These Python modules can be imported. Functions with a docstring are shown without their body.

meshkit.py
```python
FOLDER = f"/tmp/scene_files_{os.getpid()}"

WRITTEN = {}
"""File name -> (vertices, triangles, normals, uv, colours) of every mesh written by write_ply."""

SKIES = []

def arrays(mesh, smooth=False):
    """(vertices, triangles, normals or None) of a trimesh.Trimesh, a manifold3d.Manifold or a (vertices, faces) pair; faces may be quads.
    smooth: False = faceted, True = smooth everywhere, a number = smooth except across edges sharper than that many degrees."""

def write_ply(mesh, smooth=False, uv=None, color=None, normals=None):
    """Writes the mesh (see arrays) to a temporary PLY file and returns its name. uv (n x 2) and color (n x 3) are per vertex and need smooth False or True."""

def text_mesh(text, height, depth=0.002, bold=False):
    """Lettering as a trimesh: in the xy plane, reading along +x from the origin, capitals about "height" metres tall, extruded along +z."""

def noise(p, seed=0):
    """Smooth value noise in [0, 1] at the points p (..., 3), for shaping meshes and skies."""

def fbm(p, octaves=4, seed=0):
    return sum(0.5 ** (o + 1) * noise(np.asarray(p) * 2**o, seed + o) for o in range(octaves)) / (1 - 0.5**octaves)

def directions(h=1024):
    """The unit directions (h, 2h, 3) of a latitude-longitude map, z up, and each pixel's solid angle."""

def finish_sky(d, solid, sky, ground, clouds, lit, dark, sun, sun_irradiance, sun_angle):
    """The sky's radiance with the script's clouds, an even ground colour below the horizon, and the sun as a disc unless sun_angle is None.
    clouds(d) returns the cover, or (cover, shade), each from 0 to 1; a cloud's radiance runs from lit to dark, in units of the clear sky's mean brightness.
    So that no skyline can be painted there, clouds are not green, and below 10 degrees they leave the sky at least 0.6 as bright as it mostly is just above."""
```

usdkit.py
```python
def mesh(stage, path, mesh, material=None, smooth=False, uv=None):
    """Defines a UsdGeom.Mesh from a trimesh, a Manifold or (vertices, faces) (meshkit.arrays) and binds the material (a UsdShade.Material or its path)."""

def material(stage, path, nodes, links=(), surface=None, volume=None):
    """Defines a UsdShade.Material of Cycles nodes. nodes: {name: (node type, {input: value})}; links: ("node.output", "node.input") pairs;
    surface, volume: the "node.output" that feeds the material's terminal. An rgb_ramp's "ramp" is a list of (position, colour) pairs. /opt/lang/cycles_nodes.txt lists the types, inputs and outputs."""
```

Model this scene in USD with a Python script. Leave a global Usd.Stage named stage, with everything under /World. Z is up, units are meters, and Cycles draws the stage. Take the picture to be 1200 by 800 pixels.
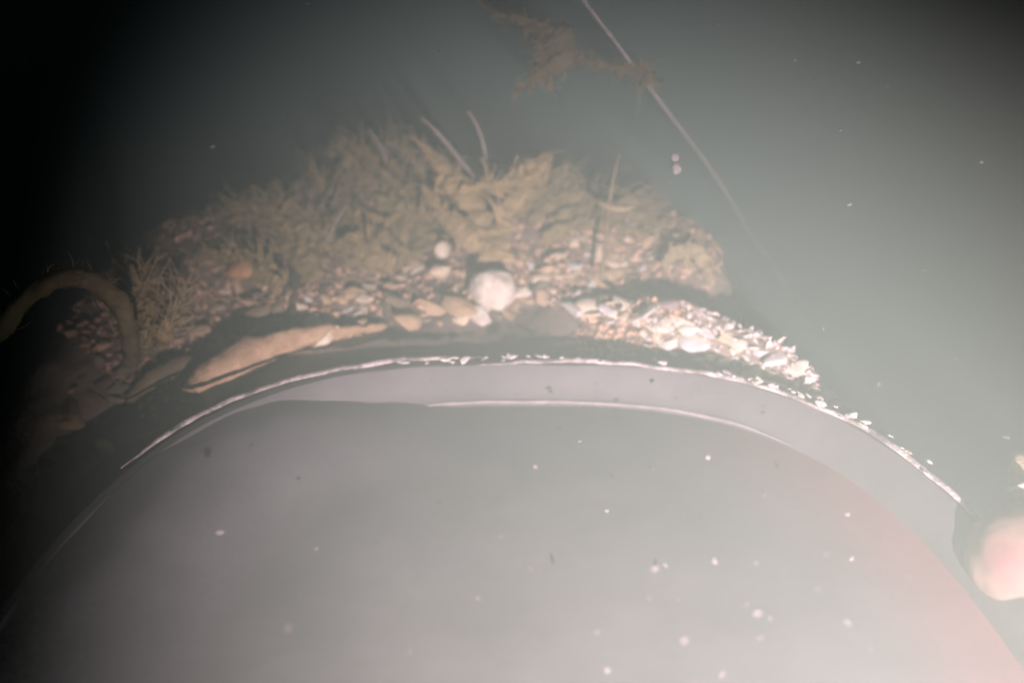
import math, random, sys
sys.path.insert(0, "/opt/lang")
import numpy as np, trimesh, usdkit
from meshkit import fbm, noise
from pxr import Usd, UsdGeom, UsdLux, UsdShade, Gf, Sdf

stage = Usd.Stage.CreateInMemory()
UsdGeom.SetStageUpAxis(stage, "Z"); UsdGeom.SetStageMetersPerUnit(stage, 1.0)
UsdGeom.Xform.Define(stage, "/World"); UsdGeom.Scope.Define(stage, "/World/Looks")
rng = np.random.default_rng(7); random.seed(7)

# ------------------------------------------------------------------ camera, sky, sun, exposure
W, H, FPX = 1200.0, 800.0, 857.0
EYE = np.array([0.0, 0.0, 0.70]); PITCH = math.radians(30.0)
FWD = np.array([0, math.cos(PITCH), -math.sin(PITCH)]); UP = np.array([0, math.sin(PITCH), math.cos(PITCH)]); RIGHT = np.array([1.0, 0, 0])
cam = UsdGeom.Camera.Define(stage, "/World/camera")
cam.AddTransformOp().Set(Gf.Matrix4d(*RIGHT, 0, *UP, 0, *(-FWD), 0, *EYE, 1))
cam.CreateHorizontalApertureAttr(36.0); cam.CreateFocalLengthAttr(36.0 * FPX / W)
cam.CreateFStopAttr(1.1); cam.CreateFocusDistanceAttr(1.12)
cam.CreateClippingRangeAttr((0.02, 200.0)); cam.CreateExposureAttr(0.0)

SUN_EL, SUN_AZ = math.radians(12), math.radians(20)      # hardly any daylight reaches down here
dome = UsdLux.DomeLight.Define(stage, "/World/sky")
dome.GetPrim().SetCustomDataByKey("kind", "structure")
sky = usdkit.material(stage, "/World/Looks/sky_light", {
    "s": ("sky_texture", {"sky_type": "single_scattering", "sun_disc": False, "sun_elevation": SUN_EL, "sun_rotation": SUN_AZ}),
    "b": ("background_shader", {"strength": 0.0006})}, [("s.color", "b.color")], surface="b.background")
UsdShade.MaterialBindingAPI.Apply(dome.GetPrim()).Bind(sky)
sun = UsdLux.DistantLight.Define(stage, "/World/sun")
sun.CreateNormalizeAttr(True); sun.CreateIntensityAttr(0.004); sun.CreateAngleAttr(10.0); sun.CreateColorAttr(Gf.Vec3f(1, .97, .9))
sun.AddRotateXYZOp().Set((90 - math.degrees(SUN_EL), 0, 180 - math.degrees(SUN_AZ)))

# ------------------------------------------------------------------ helpers
used = {}
def numbered(parent, name):
    k = used.get((parent, name), -1) + 1; used[(parent, name)] = k
    return f"{parent}/{name}" if k == 0 else f"{parent}/{name}_{k:03d}"
def tag(p, label=None, category=None, group=None, kind=None):
    p = p.GetPrim() if hasattr(p, "GetPrim") else p
    for k, v in (("label", label), ("category", category), ("group", group), ("kind", kind)):
        if v: p.SetCustomDataByKey(k, v)
    return p
def thing(name, label, category, loc=(0, 0, 0), group=None):
    x = UsdGeom.Xform.Define(stage, numbered("/World", name)); x.AddTranslateOp().Set(Gf.Vec3d(*map(float, loc)))
    tag(x, label, category, group); x.loc = np.array(loc, float); return x
def obj(name, mesh, mat, parent=None, smooth=35, loc=None, origin=None):
    """One Mesh prim; mesh in world coordinates. parent: a thing (its loc is taken off) or a part."""
    base = str(parent.GetPath()) if parent is not None else "/World"
    off = np.zeros(3)
    if parent is not None: off = getattr(parent, "loc", np.zeros(3))
    elif loc is not None: off = np.array(loc, float)
    m = mesh.copy(); m.apply_translation(-off)
    g = usdkit.mesh(stage, numbered(base, name), m, M[mat] if isinstance(mat, str) else mat, smooth=smooth)
    if parent is None and loc is not None: g.AddTranslateOp().Set(Gf.Vec3d(*map(float, off)))
    g.loc = off
    return g
def ray(px, py):
    return RIGHT * ((px - W / 2) / FPX) + UP * ((H / 2 - py) / FPX) + FWD
def at(px, py, depth):                                     # the point the photograph shows there, at a depth along the view
    return EYE + ray(px, py) * depth

# ------------------------------------------------------------------ materials
M = {}
def matte(name, a, b, scale=30.0, bump=0.0, bscale=120.0, rough=0.9, spec=0.15, detail=5.0, translucent=0.0, stops=(0.3, 0.7)):
    nodes = {"c": ("geometry", {}), "n": ("noise_texture", {"scale": scale, "detail": detail, "roughness": 0.6}),
             "r": ("rgb_ramp", {"ramp": [(stops[0], a), (stops[1], b)]}),
             "p": ("principled_bsdf", {"roughness": rough, "specular_ior_level": spec})}
    links = [("c.position", "n.vector"), ("n.fac", "r.fac"), ("r.color", "p.base_color")]
    if bump:
        nodes["bn"] = ("noise_texture", {"scale": bscale, "detail": 4.0}); nodes["b"] = ("bump", {"strength": bump, "distance": 0.004})
        links += [("c.position", "bn.vector"), ("bn.fac", "b.height"), ("b.normal", "p.normal")]
    out = "p.BSDF"
    if translucent:
        nodes["t"] = ("translucent_bsdf", {}); nodes["m"] = ("mix_closure", {"fac": translucent})
        links += [("r.color", "t.color"), ("p.BSDF", "m.closure1"), ("t.BSDF", "m.closure2")]; out = "m.closure"
    M[name] = usdkit.material(stage, f"/World/Looks/{name}", nodes, links, surface=out)

matte("silt", (0.20, 0.17, 0.135), (0.34, 0.28, 0.21), 14, 0.8, 90)
matte("basin_paint", (0.075, 0.076, 0.078), (0.11, 0.11, 0.11), 9, 0.35, 60, rough=0.6, spec=0.3)
matte("rim_crust", (0.16, 0.15, 0.14), (0.72, 0.68, 0.63), 26, 0.9, 160, rough=0.7, stops=(0.38, 0.62))
STONES = {"tan": [], "pale": [], "white": [], "brown": []}
for kind, cols in {"tan": [(0.60, .42, .26), (0.72, .51, .32), (0.54, .39, .24), (0.70, .49, .32)],
                   "pale": [(0.88, .69, .50), (0.90, .74, .58), (0.80, .64, .46)],
                   "white": [(0.86, .81, .73), (0.92, .78, .67), (0.88, .84, .80)],
                   "brown": [(0.24, .19, .13), (0.30, .22, .15), (0.27, .23, .17)]}.items():
    for k, c in enumerate(cols):
        n = f"{kind}_stone_{'abcd'[k]}"; c = np.array(c) * (.92, 1.0, .92)
        matte(n, tuple(c * 0.72), tuple(np.minimum(c * 1.15, .88)), 40, 0.7, 220); STONES[kind].append(n)
matte("orange_stone", (0.42, .24, .11), (0.60, .37, .19), 40, 0.7, 220)
matte("pink_stone", (0.30, .24, .22), (0.36, .30, .27), 12, 0.4, 120)
matte("weed", (0.20, .16, .065), (0.54, .45, .21), 34, 0.8, 200, translucent=0.3)
matte("weed_fork", (0.34, .27, .115), (0.68, .55, .28), 26, 0.6, 160, translucent=0.3)
matte("weed_pale", (0.36, .30, .16), (0.60, .52, .31), 22, 0.6, 150, translucent=0.3)
matte("weed_dark", (0.125, .115, .07), (0.22, .20, .13), 30, .6, 150, translucent=.3)
matte("twig", (0.20, .19, .15), (0.34, .32, .27), 60)
matte("log", (0.36, .25, .135), (0.62, .46, .28), 26, 0.9, 140)
matte("hose", (0.11, .095, .052), (0.22, .19, .105), 22, 0.5, 120)
matte("rope", (0.20, .205, .19), (0.36, .365, .34), 60, 0.3, 400)
matte("flake", (0.30, .30, .29), (0.50, .50, .49), 90, translucent=0.5)
matte("root", (0.05, .042, .03), (0.10, .083, .06), 24, .6, 120)
matte("bead_pale", (0.17, .16, .155), (0.36, .335, .32), 30, .3, 120)
matte("lamp_body", (0.03, .03, .03), (0.05, .05, .05), 20, rough=0.4, spec=0.5)
M["lamp_glass"] = usdkit.material(stage, "/World/Looks/lamp_glass", {"e": ("emission", {"color": (1, .97, .93), "strength": 3.0})}, surface="e.emission")

# ------------------------------------------------------------------ the lie of the seabed
BC = np.array([0.022, 0.521])                              # centre of the sunken basin
def swell(a):
    """How much wider than a circle of radius 0.585 the basin is in a direction: a rounded square."""
    return 1.116 * (1 - .048 * np.cos(4 * np.asarray(a)))
_PH = [-180, -120, -90, -68, -45, -32, -15, 0, 10, 18, 24, 31, 45, 60, 90, 140, 180]
_RC = [.85, .85, .80, .84, 1.14, 1.30, 1.35, 1.35, 1.22, 1.12, 1.02, .84, .72, .70, .70, .8, .85]
_ZC = [-.3, -.3, -.24, -.15, -.01, .06, .12, .13, .09, .06, .01, -.16, -.24, -.24, -.19, -.3, -.3]
def sstep(a, b, x):
    t = np.clip((x - a) / (b - a), 0, 1); return t * t * (3 - 2 * t)
def height(x, y):
    x, y = np.asarray(x, float), np.asarray(y, float)
    dx, dy = x - BC[0], y - BC[1]; a = np.arctan2(dx, dy); rho = np.hypot(dx, dy) / swell(a); ph = np.degrees(a)
    rc, zc = np.interp(ph, _PH, _RC), np.interp(ph, _PH, _ZC)
    moat = np.minimum(np.interp(ph, [-180, -75, -50, -30, 5, 18, 30, 62, 78, 110, 180], [-.2, -.2, -.12, -.035, -.03, -.06, -.17, -.2, -.14, -.2, -.2]), zc - .02)
    up = moat + (zc - moat) * sstep(0.70, rc, rho) if False else moat + (zc - moat) * sstep(np.minimum(np.interp(ph, [-60, -30, 0, 12, 30], [.68, .74, .80, .74, .68]), rc - .05), rc, rho)
    down = zc - 1.5 * (1 - np.exp(-np.maximum(rho - rc, 0) ** 1.3 / 0.9))
    z = np.where(rho < rc, up, down); z = np.where(rho < .60, np.minimum(z, -.2), z)
    rr = np.interp(ph, [0, 6, 20, 34, 50, 62], [.86, .82, .75, .70, .655, .64])
    amp = np.interp(ph, [-2, 6, 14, 26, 36, 44, 54, 66], [0, .02, .05, .16, .23, .20, .14, 0])
    z = z + amp * np.exp(-((rho - rr) / 0.06) ** 2)
    p = np.stack([x, y, 0 * x], -1)
    z = z + (fbm(p * 5, 4, 3) - .5) * .09 * sstep(.62, .9, rho) + (fbm(p * 26, 3, 5) - .5) * .022 * (.35 + .65 * sstep(.72, .88, rho))
    return z
def hit(px, py, lift=0.0):
    """Where the view through the photograph's point meets the seabed."""
    d = ray(px, py); t = np.arange(0.5, 4.0, 0.006); p = EYE + t[:, None] * d
    below = np.nonzero(p[:, 2] < height(p[:, 0], p[:, 1]) + lift)[0]
    return p[below[0]] if len(below) else None

def axis_points(lo, hi, step, far):
    mid = np.arange(lo, hi + 1e-9, step); grow = step * 1.25 ** np.arange(1, 40); grow = np.cumsum(grow); grow = grow[grow < far]
    return np.concatenate([lo - grow[::-1], mid, hi + grow])
gx, gy = axis_points(-1.7, 1.5, .018, 14), axis_points(-.2, 2.9, .018, 14)
X, Y = np.meshgrid(gx, gy); Z = height(X, Y); nx, ny = len(gx), len(gy)
ii, jj = np.meshgrid(np.arange(nx - 1), np.arange(ny - 1)); a = (jj * nx + ii).ravel()
sea = trimesh.Trimesh(np.stack([X, Y, Z], -1).reshape(-1, 3), np.vstack([np.stack([a, a + 1, a + nx + 1], 1), np.stack([a, a + nx + 1, a + nx], 1)]), process=False)
tag(obj("seabed", sea, "silt", smooth=True), "silty tan seabed heaped up behind the round basin", "seabed", kind="structure")

# ------------------------------------------------------------------ the round basin
def revolve(prof, n=220, a0=-180.0, a1=180.0, wob=0.0, seed=0, closed=False):
    """A profile of (radius, z) turned about the basin's axis; angle 0 points away from the camera."""
    prof = np.array(prof, float); full = abs(a1 - a0) >= 359.9
    th = np.radians(np.linspace(a0, a1, n, endpoint=not full)); k = len(prof)
    R = np.repeat(prof[None, :, 0], n, 0); Zz = np.repeat(prof[None, :, 1], n, 0)
    q = np.stack([R * np.sin(th)[:, None], R * np.cos(th)[:, None], Zz], -1)
    if wob:
        f = fbm(q * 14, 4, seed) - .5; R = R + wob * f; Zz = Zz + wob * (fbm(q * 17 + 9, 4, seed + 3) - .5)
    R = R * swell(th)[:, None]
    v = np.stack([BC[0] + R * np.sin(th)[:, None], BC[1] + R * np.cos(th)[:, None], Zz], -1).reshape(-1, 3)
    F = []
    for i in range(n if full else n - 1):
        i2 = (i + 1) % n
        for j in range(k if closed else k - 1):
            j2 = (j + 1) % k
            F += [[i * k + j, i2 * k + j, i2 * k + j2], [i * k + j, i2 * k + j2, i * k + j2]]
    if closed and not full:
        for e in (0, (n - 1) * k):
            F += [[e, e + j, e + j + 1] for j in range(1, k - 1)]
    if not full:                                           # a strip that thins out and sinks towards its ends
        e = np.repeat(sstep(0, .16, np.minimum(np.arange(n), n - 1 - np.arange(n)) / n), k)[:, None]; c = np.repeat(v.reshape(n, k, 3).mean(1), k, 0)
        v = c + (v - c) * (.25 + .75 * e) - (1 - e) * np.array([0, 0, .005])
    m = trimesh.Trimesh(v, np.array(F), process=False)
    m.fix_normals() if closed else None
    return m
RIM = 0.585
basin = thing("round_basin", "large rounded pale grey basin with raised rim and silt-smooth floor, filling the foreground", "basin", (BC[0], BC[1], 0))
wall = [(.592, -.006), (.598, -.05), (.60, -.15), (.60, -.45), (.575, -.45), (.565, -.12), (.557, -.066), (.562, -.045), (.572, -.02), (.580, -.006)]
obj("wall", revolve(wall, closed=True, wob=.004, seed=2), "basin_paint", basin, smooth=40)
bead = [(.557 + .0035 * math.cos(t) - .003, -.069 + .0035 * math.sin(t)) for t in np.linspace(0, 2 * math.pi, 10, endpoint=False)]
obj("bead", revolve(bead, 160, -22, 44, closed=True, wob=.003, seed=8), "bead_pale", basin, smooth=60)
floor_p = [(r, -.070 - .012 * np.minimum(r / .56, 1) ** 4) for r in np.linspace(.001, .577, 44)]
# reflected red glow painted into the floor colour, along its right edge
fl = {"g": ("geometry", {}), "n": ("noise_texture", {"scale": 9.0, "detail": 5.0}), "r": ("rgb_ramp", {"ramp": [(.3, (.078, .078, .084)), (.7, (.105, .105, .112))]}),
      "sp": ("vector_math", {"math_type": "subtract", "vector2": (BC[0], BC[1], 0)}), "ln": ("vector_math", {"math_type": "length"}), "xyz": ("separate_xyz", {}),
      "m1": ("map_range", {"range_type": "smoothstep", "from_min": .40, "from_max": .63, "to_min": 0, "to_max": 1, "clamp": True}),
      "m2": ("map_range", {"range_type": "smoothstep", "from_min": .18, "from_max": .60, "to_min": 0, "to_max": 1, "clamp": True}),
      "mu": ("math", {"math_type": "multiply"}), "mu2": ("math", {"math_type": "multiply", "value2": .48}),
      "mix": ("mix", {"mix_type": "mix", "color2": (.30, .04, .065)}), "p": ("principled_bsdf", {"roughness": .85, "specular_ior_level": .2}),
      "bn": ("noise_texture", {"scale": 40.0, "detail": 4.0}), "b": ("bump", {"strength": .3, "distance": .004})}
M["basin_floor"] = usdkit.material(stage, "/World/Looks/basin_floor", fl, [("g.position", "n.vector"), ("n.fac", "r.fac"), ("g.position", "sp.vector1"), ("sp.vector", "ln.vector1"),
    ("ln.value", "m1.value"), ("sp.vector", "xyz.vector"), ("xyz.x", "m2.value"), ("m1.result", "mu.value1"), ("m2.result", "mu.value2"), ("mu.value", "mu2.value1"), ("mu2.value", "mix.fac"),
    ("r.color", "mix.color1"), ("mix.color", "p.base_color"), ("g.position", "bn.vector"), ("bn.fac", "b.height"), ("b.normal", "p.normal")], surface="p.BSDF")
fm = revolve(floor_p, 220, wob=.004, seed=4); v = np.array(fm.vertices); dx, dy = v[:, 0] - BC[0], v[:, 1] - BC[1]
v[:, 2] += .074 * sstep(.36, .56, np.hypot(dx, dy) / swell(np.arctan2(dx, dy))) * np.interp(np.degrees(np.arctan2(dx, dy)), [-180, -120, -60, -40, -26, -12, 180], [.2, .9, 1, .9, .35, 0, 0]) * (.85 + .4 * fbm(v * 6, 3, 4)); v[:, 2] = np.minimum(v[:, 2], -.003 - .006 * fbm(v * 9, 3, 6)); fm.vertices = v
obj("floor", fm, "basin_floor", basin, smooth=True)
lip = [(.003 * math.cos(t) * 1.7, .0035 * math.sin(t)) for t in np.linspace(0, 2 * math.pi, 8, endpoint=False)]
obj("rim_lip", revolve([(RIM + r, -.003 + z) for r, z in lip], 300, -13, 78, wob=.012, seed=11, closed=True), "rim_crust", basin, smooth=60)
tag(obj("rim_lip", revolve([(RIM + .010 + r, .004 + z) for r, z in lip], 200, -62, -8, wob=.014, seed=17, closed=True), "rim_crust", basin, smooth=60), "loose strip of rim lip lifted away at the left")

# ------------------------------------------------------------------ the vehicle's lamp, low under the camera
LAMP = np.array([0.37, -0.86, 0.46]); LDIR = ray(514, 206); LDIR = LDIR / np.linalg.norm(LDIR)
def aim(fwd):
    f = np.asarray(fwd, float); f = f / np.linalg.norm(f); r = np.cross(f, [0, 0, 1.0]); r /= np.linalg.norm(r); u = np.cross(r, f)
    return r, u, f
lr, lu, lf = aim(LDIR)
lamp = thing("underwater_lamp", "black underwater vehicle lamp lighting the basin", "lamp", LAMP)
TL = np.eye(4); TL[:3, 0], TL[:3, 1], TL[:3, 2], TL[:3, 3] = lr, lu, -lf, LAMP
hs = trimesh.creation.revolve([(0, .012), (.022, .012), (.022, .07), (.016, .085), (0, .085)], sections=28)
hs.apply_transform(TL); obj("housing", hs, "lamp_body", lamp)
gl = trimesh.creation.cylinder(radius=.02, height=.003, sections=28); gl.apply_translation((0, 0, .0105)); gl.apply_transform(TL); obj("lens", gl, "lamp_glass", lamp)
spot = UsdLux.SphereLight.Define(stage, str(lamp.GetPath()) + "/beam")
spot.AddTransformOp().Set(Gf.Matrix4d(*lr, 0, *lu, 0, *(-lf), 0, 0, 0, 0, 1))
spot.CreateRadiusAttr(0.006); spot.CreateNormalizeAttr(True); spot.CreateIntensityAttr(425.0); spot.CreateColorAttr(Gf.Vec3f(1.0, .60, .625))
sh = UsdLux.ShapingAPI.Apply(spot.GetPrim()); sh.CreateShapingConeAngleAttr(27.2); sh.CreateShapingConeSoftnessAttr(1.0)

# ------------------------------------------------------------------ shapes for stones, weed, logs
def shard(size, flat=.45, long=1.0, seed=0, n=18, round_=0.5):
    """A broken stone or shell piece: the hull of scattered points, its corners eased and its faces dented."""
    r = np.random.default_rng(seed); p = r.normal(size=(n, 3)); p /= np.linalg.norm(p, axis=1, keepdims=True)
    p *= r.uniform(.72, 1.0, (n, 1)); p *= np.array([long, 1.0, flat])
    m = trimesh.convex.convex_hull(p); m = m.subdivide()
    v = m.vertices; q = v / np.linalg.norm(v / np.array([long, 1, flat]), axis=1, keepdims=True)
    v = v * (1 - round_) + q * round_ * .9
    v = v * (1 + .28 * (fbm(v * 2.3 + seed * 3.1, 3, seed % 50) - .5))[:, None]
    m.vertices = v * size * .5
    return m
def oriented(m, pos, yaw, tilt, roll=0.0):
    T = trimesh.transformations.euler_matrix(tilt, roll, yaw, 'sxyz'); T[:3, 3] = pos; m = m.copy(); m.apply_transform(T); return m
def curve(pts, n):
    p = np.asarray(pts, float)
    if len(p) < 3: return np.stack([np.interp(np.linspace(0, 1, n), [0, 1], p[:, k]) for k in range(p.shape[1])], 1)
    from scipy.interpolate import make_interp_spline
    t = np.r_[0, np.cumsum(np.linalg.norm(np.diff(p[:, :3], axis=0), axis=1))]; t /= t[-1]
    return make_interp_spline(t, p, k=min(2, len(p) - 1))(np.linspace(0, 1, n))
def tubular(pts, n=26, k=8, flat=1.0, rough=0.15, seed=0, facing=None, fscale=30.0):
    """A tapering, uneven limb through (x, y, z, radius) points; flat < 1 makes a strap whose broad side faces FACING."""
    c = curve(pts, n); P, R = c[:, :3], np.maximum(c[:, 3], 3e-4)
    T = np.gradient(P, axis=0); T /= np.linalg.norm(T, axis=1, keepdims=True)
    f = np.array([0, -1.0, .35]) if facing is None else np.asarray(facing, float)
    A = np.cross(T, f); A /= np.linalg.norm(A, axis=1, keepdims=True) + 1e-9; B = np.cross(A, T)
    th = np.linspace(0, 2 * np.pi, k, endpoint=False)
    d = np.cos(th)[None, :, None] * A[:, None] + flat * np.sin(th)[None, :, None] * B[:, None]
    w = 1 + rough * 3 * (fbm(np.concatenate([P[:, None] + d * .4 * R[:, None, None]], 1) * fscale + seed * 7.7, 3, seed % 40) - .5)
    v = (P[:, None] + d * (R[:, None] * w)[..., None]).reshape(-1, 3)
    F = [[i * k + j, i * k + (j + 1) % k, (i + 1) * k + (j + 1) % k] for i in range(n - 1) for j in range(k)] + [[i * k + j, (i + 1) * k + (j + 1) % k, (i + 1) * k + j] for i in range(n - 1) for j in range(k)]
    v = np.vstack([v, P[0], P[-1]]); a, b = n * k, n * k + 1
    F += [[a, (j + 1) % k, j] for j in range(k)] + [[b, (n - 1) * k + j, (n - 1) * k + (j + 1) % k] for j in range(k)]
    m = trimesh.Trimesh(v, np.array(F), process=False); m.fix_normals(); return m
def fringe(pts, count, length, seed):
    """Hair-fine filaments along a frond, one mesh."""
    r = np.random.default_rng(seed); c = curve(pts, 60); out = []
    for _ in range(count):
        i = r.integers(8, 60); p, rad = c[i, :3], c[i, 3]
        t = c[i, :3] - c[i - 4, :3]; t /= np.linalg.norm(t) + 1e-9
        s = np.cross(t, [0, -1, .4]) * r.uniform(-1, 1); d = s * .7 + t * r.uniform(.5, 1.3) + r.normal(0, .35, 3); d /= np.linalg.norm(d)
        L = length * r.uniform(.3, 1.5); e = p + s * rad * .9; b1, b2 = r.normal(0, .16, 3) * L, r.normal(0, .3, 3) * L
        q = np.array([[*e, .0014], [*(e + d * L * .5 + b1), .0011], [*(e + d * L + b2), .0004]])
        out.append(tubular(q, 6, 3, 1, 0.0, 1))
    return trimesh.util.concatenate(out)
def ragged_frond(pts, seed):
    """A strap of weed with torn edges and short side sprigs that grow out of it."""
    r = np.random.default_rng(seed); c = curve(pts, 40); out = [tubular(pts, 44, 12, .28, .62, seed, facing=np.array([0, -1, .35]) + r.normal(0, .35, 3), fscale=34)]
    for _ in range(9):
        i = int(r.integers(6, 37)); p, rad = c[i, :3], c[i, 3]; t = c[i + 2, :3] - c[i - 2, :3]; t /= np.linalg.norm(t) + 1e-9
        s = np.cross(t, [0, -1, .35]) * r.choice([-1, 1]); d = s * r.uniform(.4, 1) + t * r.uniform(.3, 1.1) + r.normal(0, .25, 3); d /= np.linalg.norm(d); L = max(rad, .006) * r.uniform(1.6, 3.2)
        w = max(rad * r.uniform(.3, .55), .0022); a0 = p + s * rad * .35
        q = np.array([[*a0, w], [*(a0 + d * L * .55 + r.normal(0, .1, 3) * L), w * .8], [*(a0 + d * L + r.normal(0, .2, 3) * L), .0008]])
        out.append(tubular(q, 10, 6, .35, .6, int(r.integers(1e5)), facing=np.array([0, -1, .35]) + r.normal(0, .5, 3), fscale=60))
    m = trimesh.util.concatenate(out).subdivide(); v = m.vertices; nrm = m.vertex_normals
    m.vertices = v + nrm * ((fbm(v * 75 + seed, 3, seed % 30) - .5) * .012 + (fbm(v * 230, 2, 7) - .5) * .011)[:, None]
    return m
def px_path(rows):
    """Rows (px, py, depth, width in px) of the photograph -> points with radii in metres."""
    return [[*at(x, y, d), w * d / FPX / 2] for x, y, d, w in rows]

def weed(name, label, fronds, base, mat="weed", fr=40, fl=.05, seed=0, group=None, split=3, wide=.52):
    t = thing(name, label, "seaweed", base, group)
    r = np.random.default_rng(seed + 3); many = []
    for rows in fronds:                                    # each arm is a few narrower strands side by side
        k = 1 if split < 2 else split
        for j in range(k):
            ox, oy, od = (0, 0, 0) if j == 0 else (r.normal(0, 12), r.normal(0, 9), r.normal(.02, .02))
            many.append([(x + ox * (.4 + .6 * q / len(rows)) + r.normal(0, 3) * (k > 1), y + oy, d + od, w * wide) for q, (x, y, d, w) in enumerate(rows)])
    for i, rows in enumerate(many):
        p = px_path(rows)
        f = obj("frond", ragged_frond(p, seed + i * 5 + 1), mat, t, smooth=60)
        if fr: tag(obj("fringe", fringe(p, fr * 2, fl, seed + i * 13 + 2), "weed_pale", f, smooth=60), kind="stuff")
    return t

# ------------------------------------------------------------------ big single stones
def stone(name, label, px, py, wpx, mat, flat=.7, long=1.0, seed=1, yaw=0.0, tilt=0.0, cat="stone", n=26, round_=.7, lift=.3, sub=1, near=0.0):
    p = hit(px, py + wpx * flat * .35)
    for k in range(1, 12):
        if p is not None: break
        p = hit(px - 2 * k, py + 4 * k)
    d = np.dot(p - EYE, FWD) - near; s = wpx * d / FPX
    p = at(px, py, d)
    m = shard(s, flat, long, seed, n, round_)
    for _ in range(sub): m = m.subdivide()
    v = m.vertices; m.vertices = v * (1 + .10 * (fbm(v / s * 7 + seed, 3, seed) - .5))[:, None]
    return tag(obj(name, oriented(m, p, yaw, tilt), mat, loc=p, smooth=50), label, cat)
stone("boulder", "largest pale round stone, near white with pitted right side, behind the rim", 578, 340, 66, "white_stone_b", .95, 1.0, 3, cat="stone", sub=2)
stone("stone", "small pointed pale knob jutting from the right side of the largest round stone", 611, 342, 26, "white_stone_b", .6, 1.3, 5)
stone("stone", "upright pale rounded stone above and left of the largest round stone, upper of two", 518, 292, 26, "pale_stone_b", 1.0, .9, 8, near=.05)
stone("stone", "flat oval pale stone above and left of the largest round stone, lower of two", 515, 317, 28, "pale_stone_a", .6, 1.1, 9, near=.05)
stone("stone", "orange brown stone at the top of the left rubble", 283, 316, 36, "orange_stone", .7, 1.1, 12, near=.10)
stone("stone", "rounded cream stone just right of the largest round stone", 633, 328, 24, "pale_stone_a", .7, 1.2, 13)
stone("shell", "thick white shell piece standing at the top of the bright rubble ridge on the right", 777, 383, 25, "white_stone_a", .65, 1.2, 21)
stone("shell", "white oval shell with a hollow, just right of the thick white piece on the ridge", 806, 385, 26, "white_stone_b", .6, 1.2, 22, .3)
stone("shell", "widest flat white slab in the middle of the bright rubble ridge", 812, 399, 52, "white_stone_c", .35, 1.0, 23, -.3)
stone("shell", "white lump leaning out alone above the right ridge of rubble", 865, 401, 24, "white_stone_a", .6, 1.3, 24, -.7, .3)
stone("shell", "white lump sitting by itself on the rim at right, past the end of the rubble", 972, 465, 22, "white_stone_a", .8, .9, 25)
stone("shell", "small glinting white chip lying on the rim where it turns down at right", 1028, 511, 17, "white_stone_c", .5, 1.3, 26, -.6)
stone("stone", "pale pink rounded lump in the shade between the ridge and the upper rubble", 785, 356, 26, "pink_stone", .6, 1.2, 27)

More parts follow.
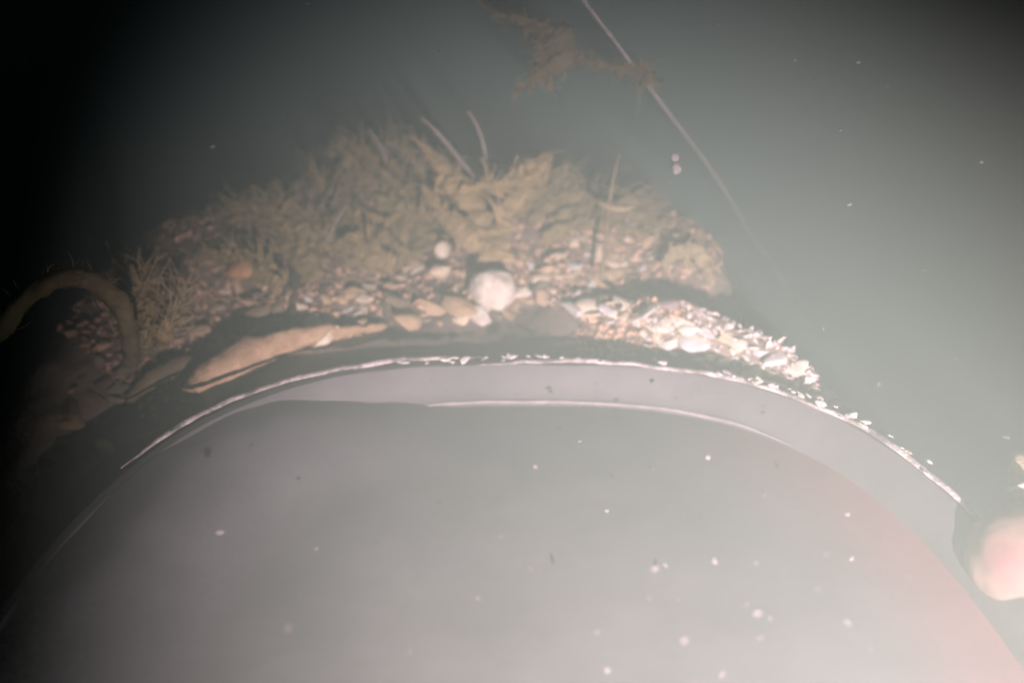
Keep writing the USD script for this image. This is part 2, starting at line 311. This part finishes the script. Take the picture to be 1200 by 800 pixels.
# the pieces at the right edge of the picture
p = at(1209, 655, .95)
m = trimesh.creation.icosphere(4, .074); v = m.vertices * [1.05, 1, .95]; m.vertices = v * (1 + .16 * (fbm(v * 22 + 4, 3, 2) - .5))[:, None]
M["red_glow_boulder"] = usdkit.material(stage, "/World/Looks/red_glow_boulder", {"g": ("geometry", {}), "d": ("vector_math", {"math_type": "distance", "vector2": tuple(at(1168, 655, .90))}),
    "mr": ("map_range", {"range_type": "smoothstep", "from_min": .012, "from_max": .055, "to_min": .8, "to_max": 0, "clamp": True}), "mix": ("mix", {"color1": (.23, .175, .135), "color2": (.24, .085, .095)}),  # the red is a glow painted into the boulder's colour
    "p": ("principled_bsdf", {"roughness": .8}), "n": ("noise_texture", {"scale": 60.0, "detail": 4.0}), "b": ("bump", {"strength": .4, "distance": .003})},
    [("g.position", "d.vector1"), ("d.value", "mr.value"), ("mr.result", "mix.fac"), ("mix.color", "p.base_color"), ("g.position", "n.vector"), ("n.fac", "b.height"), ("b.normal", "p.normal")], surface="p.BSDF")
tag(obj("boulder", oriented(m, p, .4, .2), "red_glow_boulder", loc=p, smooth=60), "smooth round pinkish boulder with a painted red glow at the right edge", "stone")
p = at(1210, 568, 1.13)
m = shard(.13, .62, 1.0, 37, 22, .35).subdivide()
tag(obj("slab_stone", oriented(m, p, .2, .35), "pale_stone_a", loc=p, smooth=40), "pale slab of stone with a bright edge above the round pinkish boulder", "stone")
e = tubular([[*at(1182, 574, 1.01), .003], [*at(1200, 570, .99), .0055], [*at(1225, 566, 1.0), .005]], 16, 8, .7, .2, 5)
tag(obj("shell", e, "white_stone_a", loc=at(1200, 570, 1.04)), "thin bright white shell edge lying against the pale slab at right", "shell")

# ------------------------------------------------------------------ loose rubble: every piece that shows about 10 px and more
from shapely.geometry import Polygon, Point
SAID = []                                                  # (prim, head of the label, place in the photograph): numbered apart at the end
MARKS = [((578, 340), "the largest round stone"), ((516, 305), "the two pale stones"), ((283, 316), "the orange brown stone"), ((320, 410), "the tan log"), ((812, 399), "the widest white slab"),
         ((865, 401), "the leaning white lump"), ((710, 290), "the thin upright stalk"), ((815, 305), "the curled yellowish blade"), ((785, 356), "the shaded pink lump"), ((345, 350), "the upright dark shadow strip"), ((100, 330), "the arched hose"), ((440, 345), "the weed mat's foot"), ((690, 365), "the white ridge's left end"), ((920, 455), "the white ridge's right end")]
FMARKS = [((1100, 640), "the red glow painted on the floor"), ((700, 430), "the far rim"), ((810, 130), "the slanting line"), ((650, 70), "the snagged weed clump"), ((470, 190), "the broad weed mat"), ((965, 465), "the white lump on rim"), ((1195, 650), "the pinkish boulder"), ((300, 470), "the loose rim strip")]
def say(prim, words, x, y, marks, category, group):
    (a, b), what = min(marks, key=lambda m: math.hypot(m[0][0] - x, m[0][1] - y))
    side = ("left of" if x < a else "right of") if abs(x - a) > 1.2 * abs(y - b) else ("beyond" if y < b else "nearer than")
    SAID.append((prim, f"{words} {side} {what}", x)); tag(prim, None, category, group)
ORD = ["leftmost", "second from left", "third from left", "fourth from left", "fifth from left", "sixth from left", "seventh from left", "eighth from left", "ninth from left", "tenth from left"]
def say_all():
    heads = {}
    for prim, h, x in SAID: heads.setdefault(h, []).append((x, prim))
    for h, found in heads.items():
        found.sort(key=lambda q: q[0])
        for i, (x, prim) in enumerate(found):
            n = len(found)
            tag(prim, h if n == 1 else f"{h}, {'left one of two' if n == 2 and i == 0 else 'right one of two' if n == 2 else 'rightmost' if i == n - 1 else ORD[min(i, 9)]}")
def scatter(name, label, group, cat, poly, count, lo, hi, mats, flat, seed, lift=.25, tiltmax=.5):
    P = Polygon(poly); r = np.random.default_rng(seed); x0, y0, x1, y1 = P.bounds; done, tries = [], 0
    while len(done) < count and tries < count * 60:
        tries += 1; x, y = r.uniform(x0, x1), r.uniform(y0, y1)
        w = lo + (hi - lo) * r.beta(1.2, 2.6)
        if not P.contains(Point(x, y)) or any(((x - a) / 1.3) ** 2 + ((y - b) * 1.3) ** 2 < (.30 * (w + c)) ** 2 for a, b, c in done): continue
        p = hit(x, y)
        if p is None: continue
        done.append((x, y, w)); s = w * np.dot(p - EYE, FWD) / FPX
        m = shard(s, r.uniform(*flat), r.uniform(1.0, 2.2), int(r.integers(1e6)), int(r.integers(9, 15)), r.uniform(.1, .5))
        p = p + np.array([0, 0, s * lift * r.uniform(.0, 1.2)])
        m = oriented(m, p, r.normal(.0, .6), r.normal(.15, tiltmax * .6), r.normal(0, tiltmax * .6))
        kind = r.choice(list(mats), p=np.array(list(mats.values())) / sum(mats.values()))
        size = "small" if w < 14 else "large" if w > 20 else "mid-sized"
        shape = "flat" if np.ptp(m.vertices[:, 2]) < .42 * max(np.ptp(m.vertices[:, 0]), np.ptp(m.vertices[:, 1])) else "blocky"
        say(obj(name, m, STONES[kind][r.integers(len(STONES[kind]))], loc=p, smooth=30), f"{size} {shape} {dict(tan='tan', pale='cream', white='white', brown='brown')[kind]} {label}", x, y, MARKS, cat, group)
scatter("rubble_stone", "stone", "stones of the middle rubble band", "stone",
        [(335, 375), (380, 335), (440, 308), (530, 325), (600, 300), (640, 300), (650, 365), (560, 378), (480, 384), (420, 392), (350, 412)], 110, 12, 40, {"tan": 4, "pale": 4, "brown": 1, "white": .6}, (.3, .6), 101)
scatter("rubble_stone", "stone", "stones of the upper right rubble", "stone",
        [(640, 275), (690, 262), (750, 270), (800, 292), (815, 318), (740, 332), (670, 345), (640, 330)], 52, 11, 36, {"tan": 3, "pale": 4, "white": 1}, (.35, .65), 102)
scatter("shell_fragment", "shell fragment", "white fragments of the right ridge", "shell",
        [(655, 366), (690, 356), (745, 366), (800, 380), (850, 392), (885, 412), (945, 458), (1000, 490), (980, 488), (915, 462), (850, 436), (780, 418), (745, 412), (765, 396), (720, 386), (670, 378)], 84, 12, 36, {"white": 6, "pale": 1.5}, (.25, .6), 103, .5, .6)
scatter("rubble_stone", "stone", "stones of the left rubble", "stone",
        [(225, 392), (265, 340), (290, 305), (330, 312), (338, 350), (320, 375), (260, 410)], 34, 13, 40, {"tan": 4, "brown": 3, "pale": 1}, (.35, .65), 104)
scatter("rubble_stone", "stone", "stones in the dark at far left", "stone",
        [(140, 345), (190, 335), (225, 372), (215, 440), (150, 510), (70, 590), (60, 480), (110, 420)], 30, 16, 40, {"brown": 4, "tan": 1}, (.4, .7), 105)

# fine shingle and shell grit between them
def gravel(n, ph_of, rho_of, lo, hi, seed):
    r = np.random.default_rng(seed); V, F, off = [], [], 0
    protos = [trimesh.convex.convex_hull(r.normal(size=(9, 3)) * [1, .7, .45] * .42) for k in range(8)]
    ph = ph_of(r, n); rho = rho_of(r, n, ph); sw = swell(np.radians(ph)); x = BC[0] + rho * sw * np.sin(np.radians(ph)); y = BC[1] + rho * sw * np.cos(np.radians(ph)); z = height(x, y)
    for k in range(n):
        if rho[k] > np.interp(ph[k], _PH, _RC) + .05 and ph[k] < 24 or z[k] < -.19: continue
        if ph[k] < 8 and rho[k] < np.interp(ph[k], [-58, -30, 0, 8], [.72, .80, .88, .80]) + .04 * math.sin(ph[k]): continue
        s = r.uniform(lo, hi); q = protos[r.integers(8)]
        T = trimesh.transformations.euler_matrix(r.normal(.2, .5), r.normal(0, .5), r.normal(0, .7))[:3, :3]
        V.append(q.vertices @ T.T * s + [x[k], y[k], z[k] + s * .15]); F.append(q.faces + off); off += len(q.vertices)
    return trimesh.Trimesh(np.vstack(V), np.vstack(F), process=False)
matte("shingle", (.18, .13, .08), (.74, .53, .34), 70, 0, detail=2, stops=(.40, .60))
matte("grit", (.40, .35, .29), (.86, .81, .74), 80, 0, detail=2, stops=(.38, .58))
tag(obj("gravel", gravel(11000, lambda r, n: r.uniform(-50, 24, n), lambda r, n, ph: r.uniform(.62, 1.40, n), .006, .017, 55), "shingle", smooth=False), "fine tan shingle between the rubble stones of the heap", "gravel", kind="stuff")
tag(obj("shell_grit", gravel(700, lambda r, n: r.uniform(4, 60, n), lambda r, n, ph: np.interp(ph, [0, 6, 20, 34, 50, 62], [.86, .82, .75, .70, .655, .64]) + r.normal(0, .022, n), .006, .018, 56), "grit", smooth=False), "white shell grit along the bright ridge outside the rim", "gravel", kind="stuff")

# crust on the rim: small white pieces grown on the lip, parts of the basin
r_ = np.random.default_rng(9)
for k in range(60):
    ph = r_.choice([r_.uniform(-28, 4), r_.uniform(4, 50), r_.uniform(30, 66)]); a = math.radians(ph); rr_ = (RIM + r_.normal(.004, .006)) * float(swell(a))
    s = r_.uniform(.006, .017); p = np.array([BC[0] + rr_ * math.sin(a), BC[1] + rr_ * math.cos(a), .002])
    obj("crust", oriented(shard(s, .5, 1.6, 700 + k, 10, .3), p, -a + r_.normal(0, .4), r_.normal(0, .3)), STONES["white"][k % 3], basin)

# ------------------------------------------------------------------ weed on the heap
D = 1.80
weed("branching_seaweed", "brown forked seaweed rising right behind the two pale stones, its tip highest at right", [
    [(574, 305, 1.62, 40), (566, 262, 1.66, 38), (538, 218, 1.70, 30), (505, 180, 1.73, 16), (484, 160, 1.75, 5)],
    [(580, 300, 1.62, 38), (594, 255, 1.66, 28), (614, 220, 1.68, 22), (632, 195, 1.69, 20), (641, 180, 1.70, 8)],
    [(540, 228, 1.69, 24), (575, 219, 1.69, 24), (608, 215, 1.69, 22), (640, 210, 1.70, 9)],
    [(572, 292, 1.62, 28), (536, 268, 1.65, 22), (510, 240, 1.68, 15), (496, 218, 1.70, 6)]], at(575, 305, 1.64), "weed_fork", fr=20, fl=.03, seed=10, split=1, wide=.85)
weed("bushy_seaweed", "broad tan mat of seaweed with ragged tips spread left of the forked seaweed", [
    [(490, 300, 1.68, 60), (455, 250, 1.74, 58), (425, 212, 1.80, 30), (402, 172, 1.85, 6)],
    [(500, 292, 1.68, 46), (482, 235, 1.76, 44), (458, 196, 1.82, 22), (436, 160, 1.86, 5)],
    [(470, 300, 1.66, 50), (420, 262, 1.72, 40), (385, 228, 1.78, 22), (368, 208, 1.80, 6)],
    [(505, 285, 1.70, 34), (505, 235, 1.78, 30), (488, 198, 1.82, 18), (468, 170, 1.84, 5)],
    [(460, 310, 1.62, 40), (410, 290, 1.66, 44), (365, 275, 1.70, 20)]], at(485, 305, 1.68), seed=40, fr=34)
weed("bushy_seaweed", "dim brown weed trailing over the left shoulder of the heap", [
    [(370, 330, 1.62, 50), (335, 282, 1.68, 44), (300, 258, 1.74, 26), (262, 262, 1.76, 8)],
    [(380, 310, 1.64, 40), (362, 262, 1.70, 34), (340, 240, 1.76, 18), (318, 236, 1.78, 5)],
    [(330, 330, 1.58, 40), (290, 305, 1.62, 34), (250, 292, 1.66, 16), (228, 296, 1.68, 5)]], at(365, 325, 1.62), seed=70, fr=36)
weed("bushy_seaweed", "low brown weed lying along the top of the upper right rubble", [
    [(620, 262, 1.74, 30), (665, 238, 1.76, 26), (705, 240, 1.74, 16), (742, 243, 1.72, 6)],
    [(640, 280, 1.70, 30), (690, 262, 1.70, 24), (735, 268, 1.68, 16), (775, 285, 1.66, 7)],
    [(610, 250, 1.76, 26), (640, 222, 1.78, 20), (668, 214, 1.78, 7)]], at(640, 268, 1.73), seed=90)
weed("leaf_weed", "pale yellowish curled blade hanging at the right end of the upper rubble", [
    [(780, 312, 1.58, 12), (796, 296, 1.58, 17), (813, 296, 1.57, 17), (826, 312, 1.56, 12), (832, 330, 1.56, 4)]], at(792, 316, 1.58), "weed_pale", fr=6, seed=120, split=1, wide=1.0)
weed("leaf_weed", "dark brown upright weed tuft beside the right foot of the arched hose", [
    [(170, 400, 1.38, 40), (165, 365, 1.40, 34), (172, 332, 1.42, 10)], [(185, 405, 1.38, 34), (192, 372, 1.40, 26), (205, 348, 1.42, 8)],
    [(150, 410, 1.36, 26), (150, 375, 1.38, 20), (156, 352, 1.40, 6)]], at(170, 405, 1.38), seed=140, fr=22)
def twig(label, rows, mat="twig", cat="twig", name="twig", flat=1.0):
    p = px_path(rows); tag(obj(name, tubular(p, 22, 6, flat, .2, len(label)), mat, loc=p[0][:3], smooth=60), label, cat)
twig("short pale curved twig standing free above the forked seaweed", [(548, 130, 1.66, 3), (560, 150, 1.67, 5), (566, 168, 1.68, 5), (570, 187, 1.70, 3)])
twig("long pale twig slanting down into the left tip of the forked seaweed", [(494, 138, 1.66, 3), (515, 158, 1.68, 6), (535, 182, 1.70, 5), (556, 208, 1.72, 4)])
twig("thin pale twig lying across the left weed", [(405, 240, 1.60, 3), (395, 258, 1.58, 4), (382, 282, 1.56, 3)])
twig("thin upright stalk with a dark foot in the upper right rubble", [(705, 328, 1.55, 5), (708, 300, 1.57, 5), (711, 265, 1.60, 5), (716, 225, 1.63, 4), (726, 180, 1.66, 2)], "weed_pale")
twig("short pale stub crossing the top of the thin upright stalk", [(700, 236, 1.62, 4), (715, 243, 1.61, 8), (728, 245, 1.61, 8), (745, 241, 1.60, 3)], "weed_pale")
twig("faint pale twig pointing up at the left top of the broad weed mat", [(432, 152, 1.80, 4), (444, 168, 1.80, 5), (452, 190, 1.80, 4)])

# ------------------------------------------------------------------ logs, hose, roots at left
def lie(rows, sink=1.05):
    """The same rows, their depth taken from the seabed that they lie on."""
    out = []
    for x, y, d, w in rows:
        h = hit(x, y)
        d = d if h is None else min(np.dot(h - EYE, FWD), d + .25) - w * d / FPX * sink
        out.append((x, y, d, w))
    ds = np.array([r[2] for r in out]); ds[1:-1] = (ds[:-2] + 2 * ds[1:-1] + ds[2:]) / 4
    return [(x, y, d, w) for (x, y, _, w), d in zip(out, ds)]
def limb(name, label, cat, rows, mat, rough=.2, n=34, k=14, seed=0):
    p = px_path(rows); m = tubular(p, 70, 18, 1.0, rough, seed, fscale=16); v = m.vertices
    m.vertices = v + m.vertex_normals * ((fbm(v * 45 + seed, 3, seed) - .5) * .014 + (fbm(v * [150, 150, 300], 2, seed) - .5) * .006)[:, None]
    g = obj(name, m, mat, loc=p[0][:3], smooth=60); tag(g, label, cat); return g
limb("log", "tan waterlogged log with a blunt cut end lying along the rim at left", "log", lie([(228, 466, 1.22, 42), (262, 436, 1.27, 44), (305, 410, 1.33, 38), (350, 396, 1.40, 28), (405, 388, 1.47, 16), (450, 383, 1.51, 6)]), "log", .16, seed=3)
HOSE = [(-30, 420, 1.12, 24), (0, 384, 1.12, 24), (38, 342, 1.14, 23), (86, 325, 1.16, 22), (128, 342, 1.20, 22), (150, 385, 1.27, 20), (152, 425, 1.36, 16)]
hose = limb("arched_hose", "dim brown hose arching out of the dark at the left edge", "hose", HOSE, "hose", .12, 46, seed=5)
tag(obj("fringe", fringe(px_path(HOSE), 130, .022, 501), "hose", hose, smooth=60), kind="stuff")
limb("root", "dim root running down into the dark outside the rim at lower left", "root", lie([(88, 605, .98, 20), (125, 550, 1.02, 22), (178, 520, 1.08, 24), (225, 494, 1.14, 20), (262, 470, 1.18, 10)]), "root", .25, seed=8)
limb("root", "dark root crossing the left rubble just above the tan log", "root", lie([(150, 470, 1.22, 14), (205, 430, 1.28, 18), (255, 418, 1.34, 16), (310, 392, 1.40, 14), (345, 372, 1.46, 8)]), "hose", .25, seed=9)
limb("root", "upright dark brown strip standing in for a shadowed gap at the left edge of the middle rubble", "root", lie([(338, 396, 1.44, 9), (345, 350, 1.48, 13), (352, 300, 1.55, 12), (372, 250, 1.64, 8), (400, 195, 1.74, 3)]), "weed_dark", .35, seed=10)  # dark limb standing where there is only a shadowed gap

# ------------------------------------------------------------------ the line and what hangs on it
p = px_path([(655, -48, 1.42, 4.4), (684, 0, 1.46, 4.4), (718, 45, 1.50, 4.2), (747, 84, 1.54, 4.4), (788, 138, 1.62, 4), (833, 198, 1.76, 3.6), (876, 268, 2.0, 3.6), (910, 318, 2.3, 3.6), (950, 372, 3.0, 3.6)])
tag(obj("rope", tubular(p, 110, 8, 1.0, .10, 3, fscale=90), "rope", loc=p[0][:3], smooth=60), "thin pale line slanting down through the water at upper right", "line")
d = 1.53
t = thing("drifting_weed", "brown clump of weed with trailing arms snagged on the slanting line", "seaweed", at(748, 84, d))
for rows in ([(756, 92, d, 22), (742, 82, d, 15), (722, 80, d, 10), (700, 76, d, 7), (680, 69, d, 9), (664, 60, d + .01, 18)],
             [(668, 60, d + .01, 20), (655, 48, d + .01, 30), (640, 36, d + .02, 16), (618, 27, d + .03, 9), (596, 20, d + .04, 6), (570, 14, d + .05, 4)],
             [(672, 64, d + .01, 18), (655, 76, d + .01, 26), (638, 86, d + .02, 18), (624, 96, d + .02, 8), (604, 108, d + .03, 6)],
             [(637, 34, d + .02, 12), (634, 60, d + .02, 9), (632, 92, d + .02, 14)],
             [(752, 70, d, 4), (754, 84, d, 14), (760, 98, d, 8)]):
    q = px_path(rows); f = obj("frond", ragged_frond(q, int(rows[0][0])), "weed_dark", t, smooth=60)
    tag(obj("fringe", fringe(q, 40, .025, int(rows[0][1])), "weed", f, smooth=60), kind="stuff")

# ------------------------------------------------------------------ things adrift
p = at(792, 192, 1.25)
blob = trimesh.util.concatenate([oriented(shard(.021, .6, .8, 61, 16, .8), p + UP * .011 - RIGHT * .002, .2, .9), oriented(shard(.025, .6, .9, 62, 16, .8), p - UP * .008 + RIGHT * .001, .5, .9)])
tag(obj("drifting_jelly", blob, "flake", loc=p, smooth=60), "small pale two-lobed blob drifting left of the slanting line", "jelly")
SN = [(1081, 316, 9, 1.0), (1040, 101, 7, .9), (1006, 73, 7, 1.0), (841, 29, 9, .9), (985, 153, 6, 1.0), (931, 71, 5, 1.1), (1030, 449, 9, .9), (1180, 512, 9, .8), (965, 386, 8, 1.0), (995, 240, 6, 1.2), (463, 149, 8, 1.5), (437, 158, 7, 1.5),
      (935, 595, 8, .7), (993, 602, 7, .7), (968, 649, 7, .7), (998, 654, 7, .7), (836, 656, 11, .62), (768, 666, 10, .66), (780, 662, 7, .66), (886, 659, 7, .7), (628, 547, 7, .8), (680, 516, 8, .9), (830, 536, 9, .85), (895, 578, 9, .8),
      (711, 598, 6, .75), (875, 706, 7, .6), (888, 718, 9, .6), (902, 724, 7, .6), (891, 746, 9, .6), (802, 750, 11, .55), (846, 790, 9, .55), (994, 729, 9, .6), (1064, 675, 8, .7), (710, 785, 10, .55), (700, 738, 9, .55), (620, 666, 8, .7), (480, 762, 8, .55), (258, 624, 11, .75), (338, 735, 10, .6), (370, 643, 6, .8),
      (515, 60, 6, 1.1), (360, 5, 7, 1.0), (235, 28, 6, 1.0), (250, 172, 9, 1.1), (1150, 190, 6, 1.0), (1120, 420, 5, 1.0), (765, 550, 6, .8), (587, 628, 6, .7), (560, 700, 7, .6), (760, 700, 6, .6), (958, 690, 6, .65), (1020, 760, 6, .6)]
for k, (x, y, w, d) in enumerate(SN):
    if y > 480: d = max(d, (.90 - .06 * (k % 3)) * .77 / -ray(x, y)[2])
    p = at(x, y, d); s = w * d / FPX * .8
    m = oriented(shard(s, .45, 1.5, 900 + k, 10, .3), p, k * 1.7, k * .9)
    word = "tiny" if w < 7 else "small" if w < 9 else "larger"
    say(obj("floating_fleck", m, "flake", loc=p, smooth=30), f"{word} pale fleck", x, y, FMARKS, "fleck", "pale flecks adrift above the heap" if y < 480 else "pale flecks adrift over the basin floor")
say_all()
r_ = np.random.default_rng(77); V, F, o = [], [], 0
q0 = trimesh.creation.icosphere(0)
for _ in range(700):
    d = r_.uniform(.85, 2.2); p = at(r_.uniform(-100, 1300), r_.uniform(-100, 900), d)
    if p[2] < -.07: continue
    V.append(q0.vertices * r_.uniform(.0004, .001) * r_.uniform(.6, 1.3, 3) + p); F.append(q0.faces + o); o += 12
tag(obj("marine_snow", trimesh.Trimesh(np.vstack(V), np.vstack(F), process=False), "flake", smooth=False), "fine pale specks hanging all through the water", "marine snow", kind="stuff")

# ------------------------------------------------------------------ the murky water
box = trimesh.creation.box((26, 26, 4.2)); box.apply_translation((0, 0, 1.0 - 2.1 - .1))
M["murk"] = usdkit.material(stage, "/World/Looks/murk", {"v": ("principled_volume", {"color": (.56, .865, .72), "density": 0.44, "anisotropy": -0.1, "absorption_color": (0.0, .5, .3)})}, volume="v.volume")
tag(obj("haze", box, "murk", smooth=False), "murky grey-green water", "water", kind="stuff")
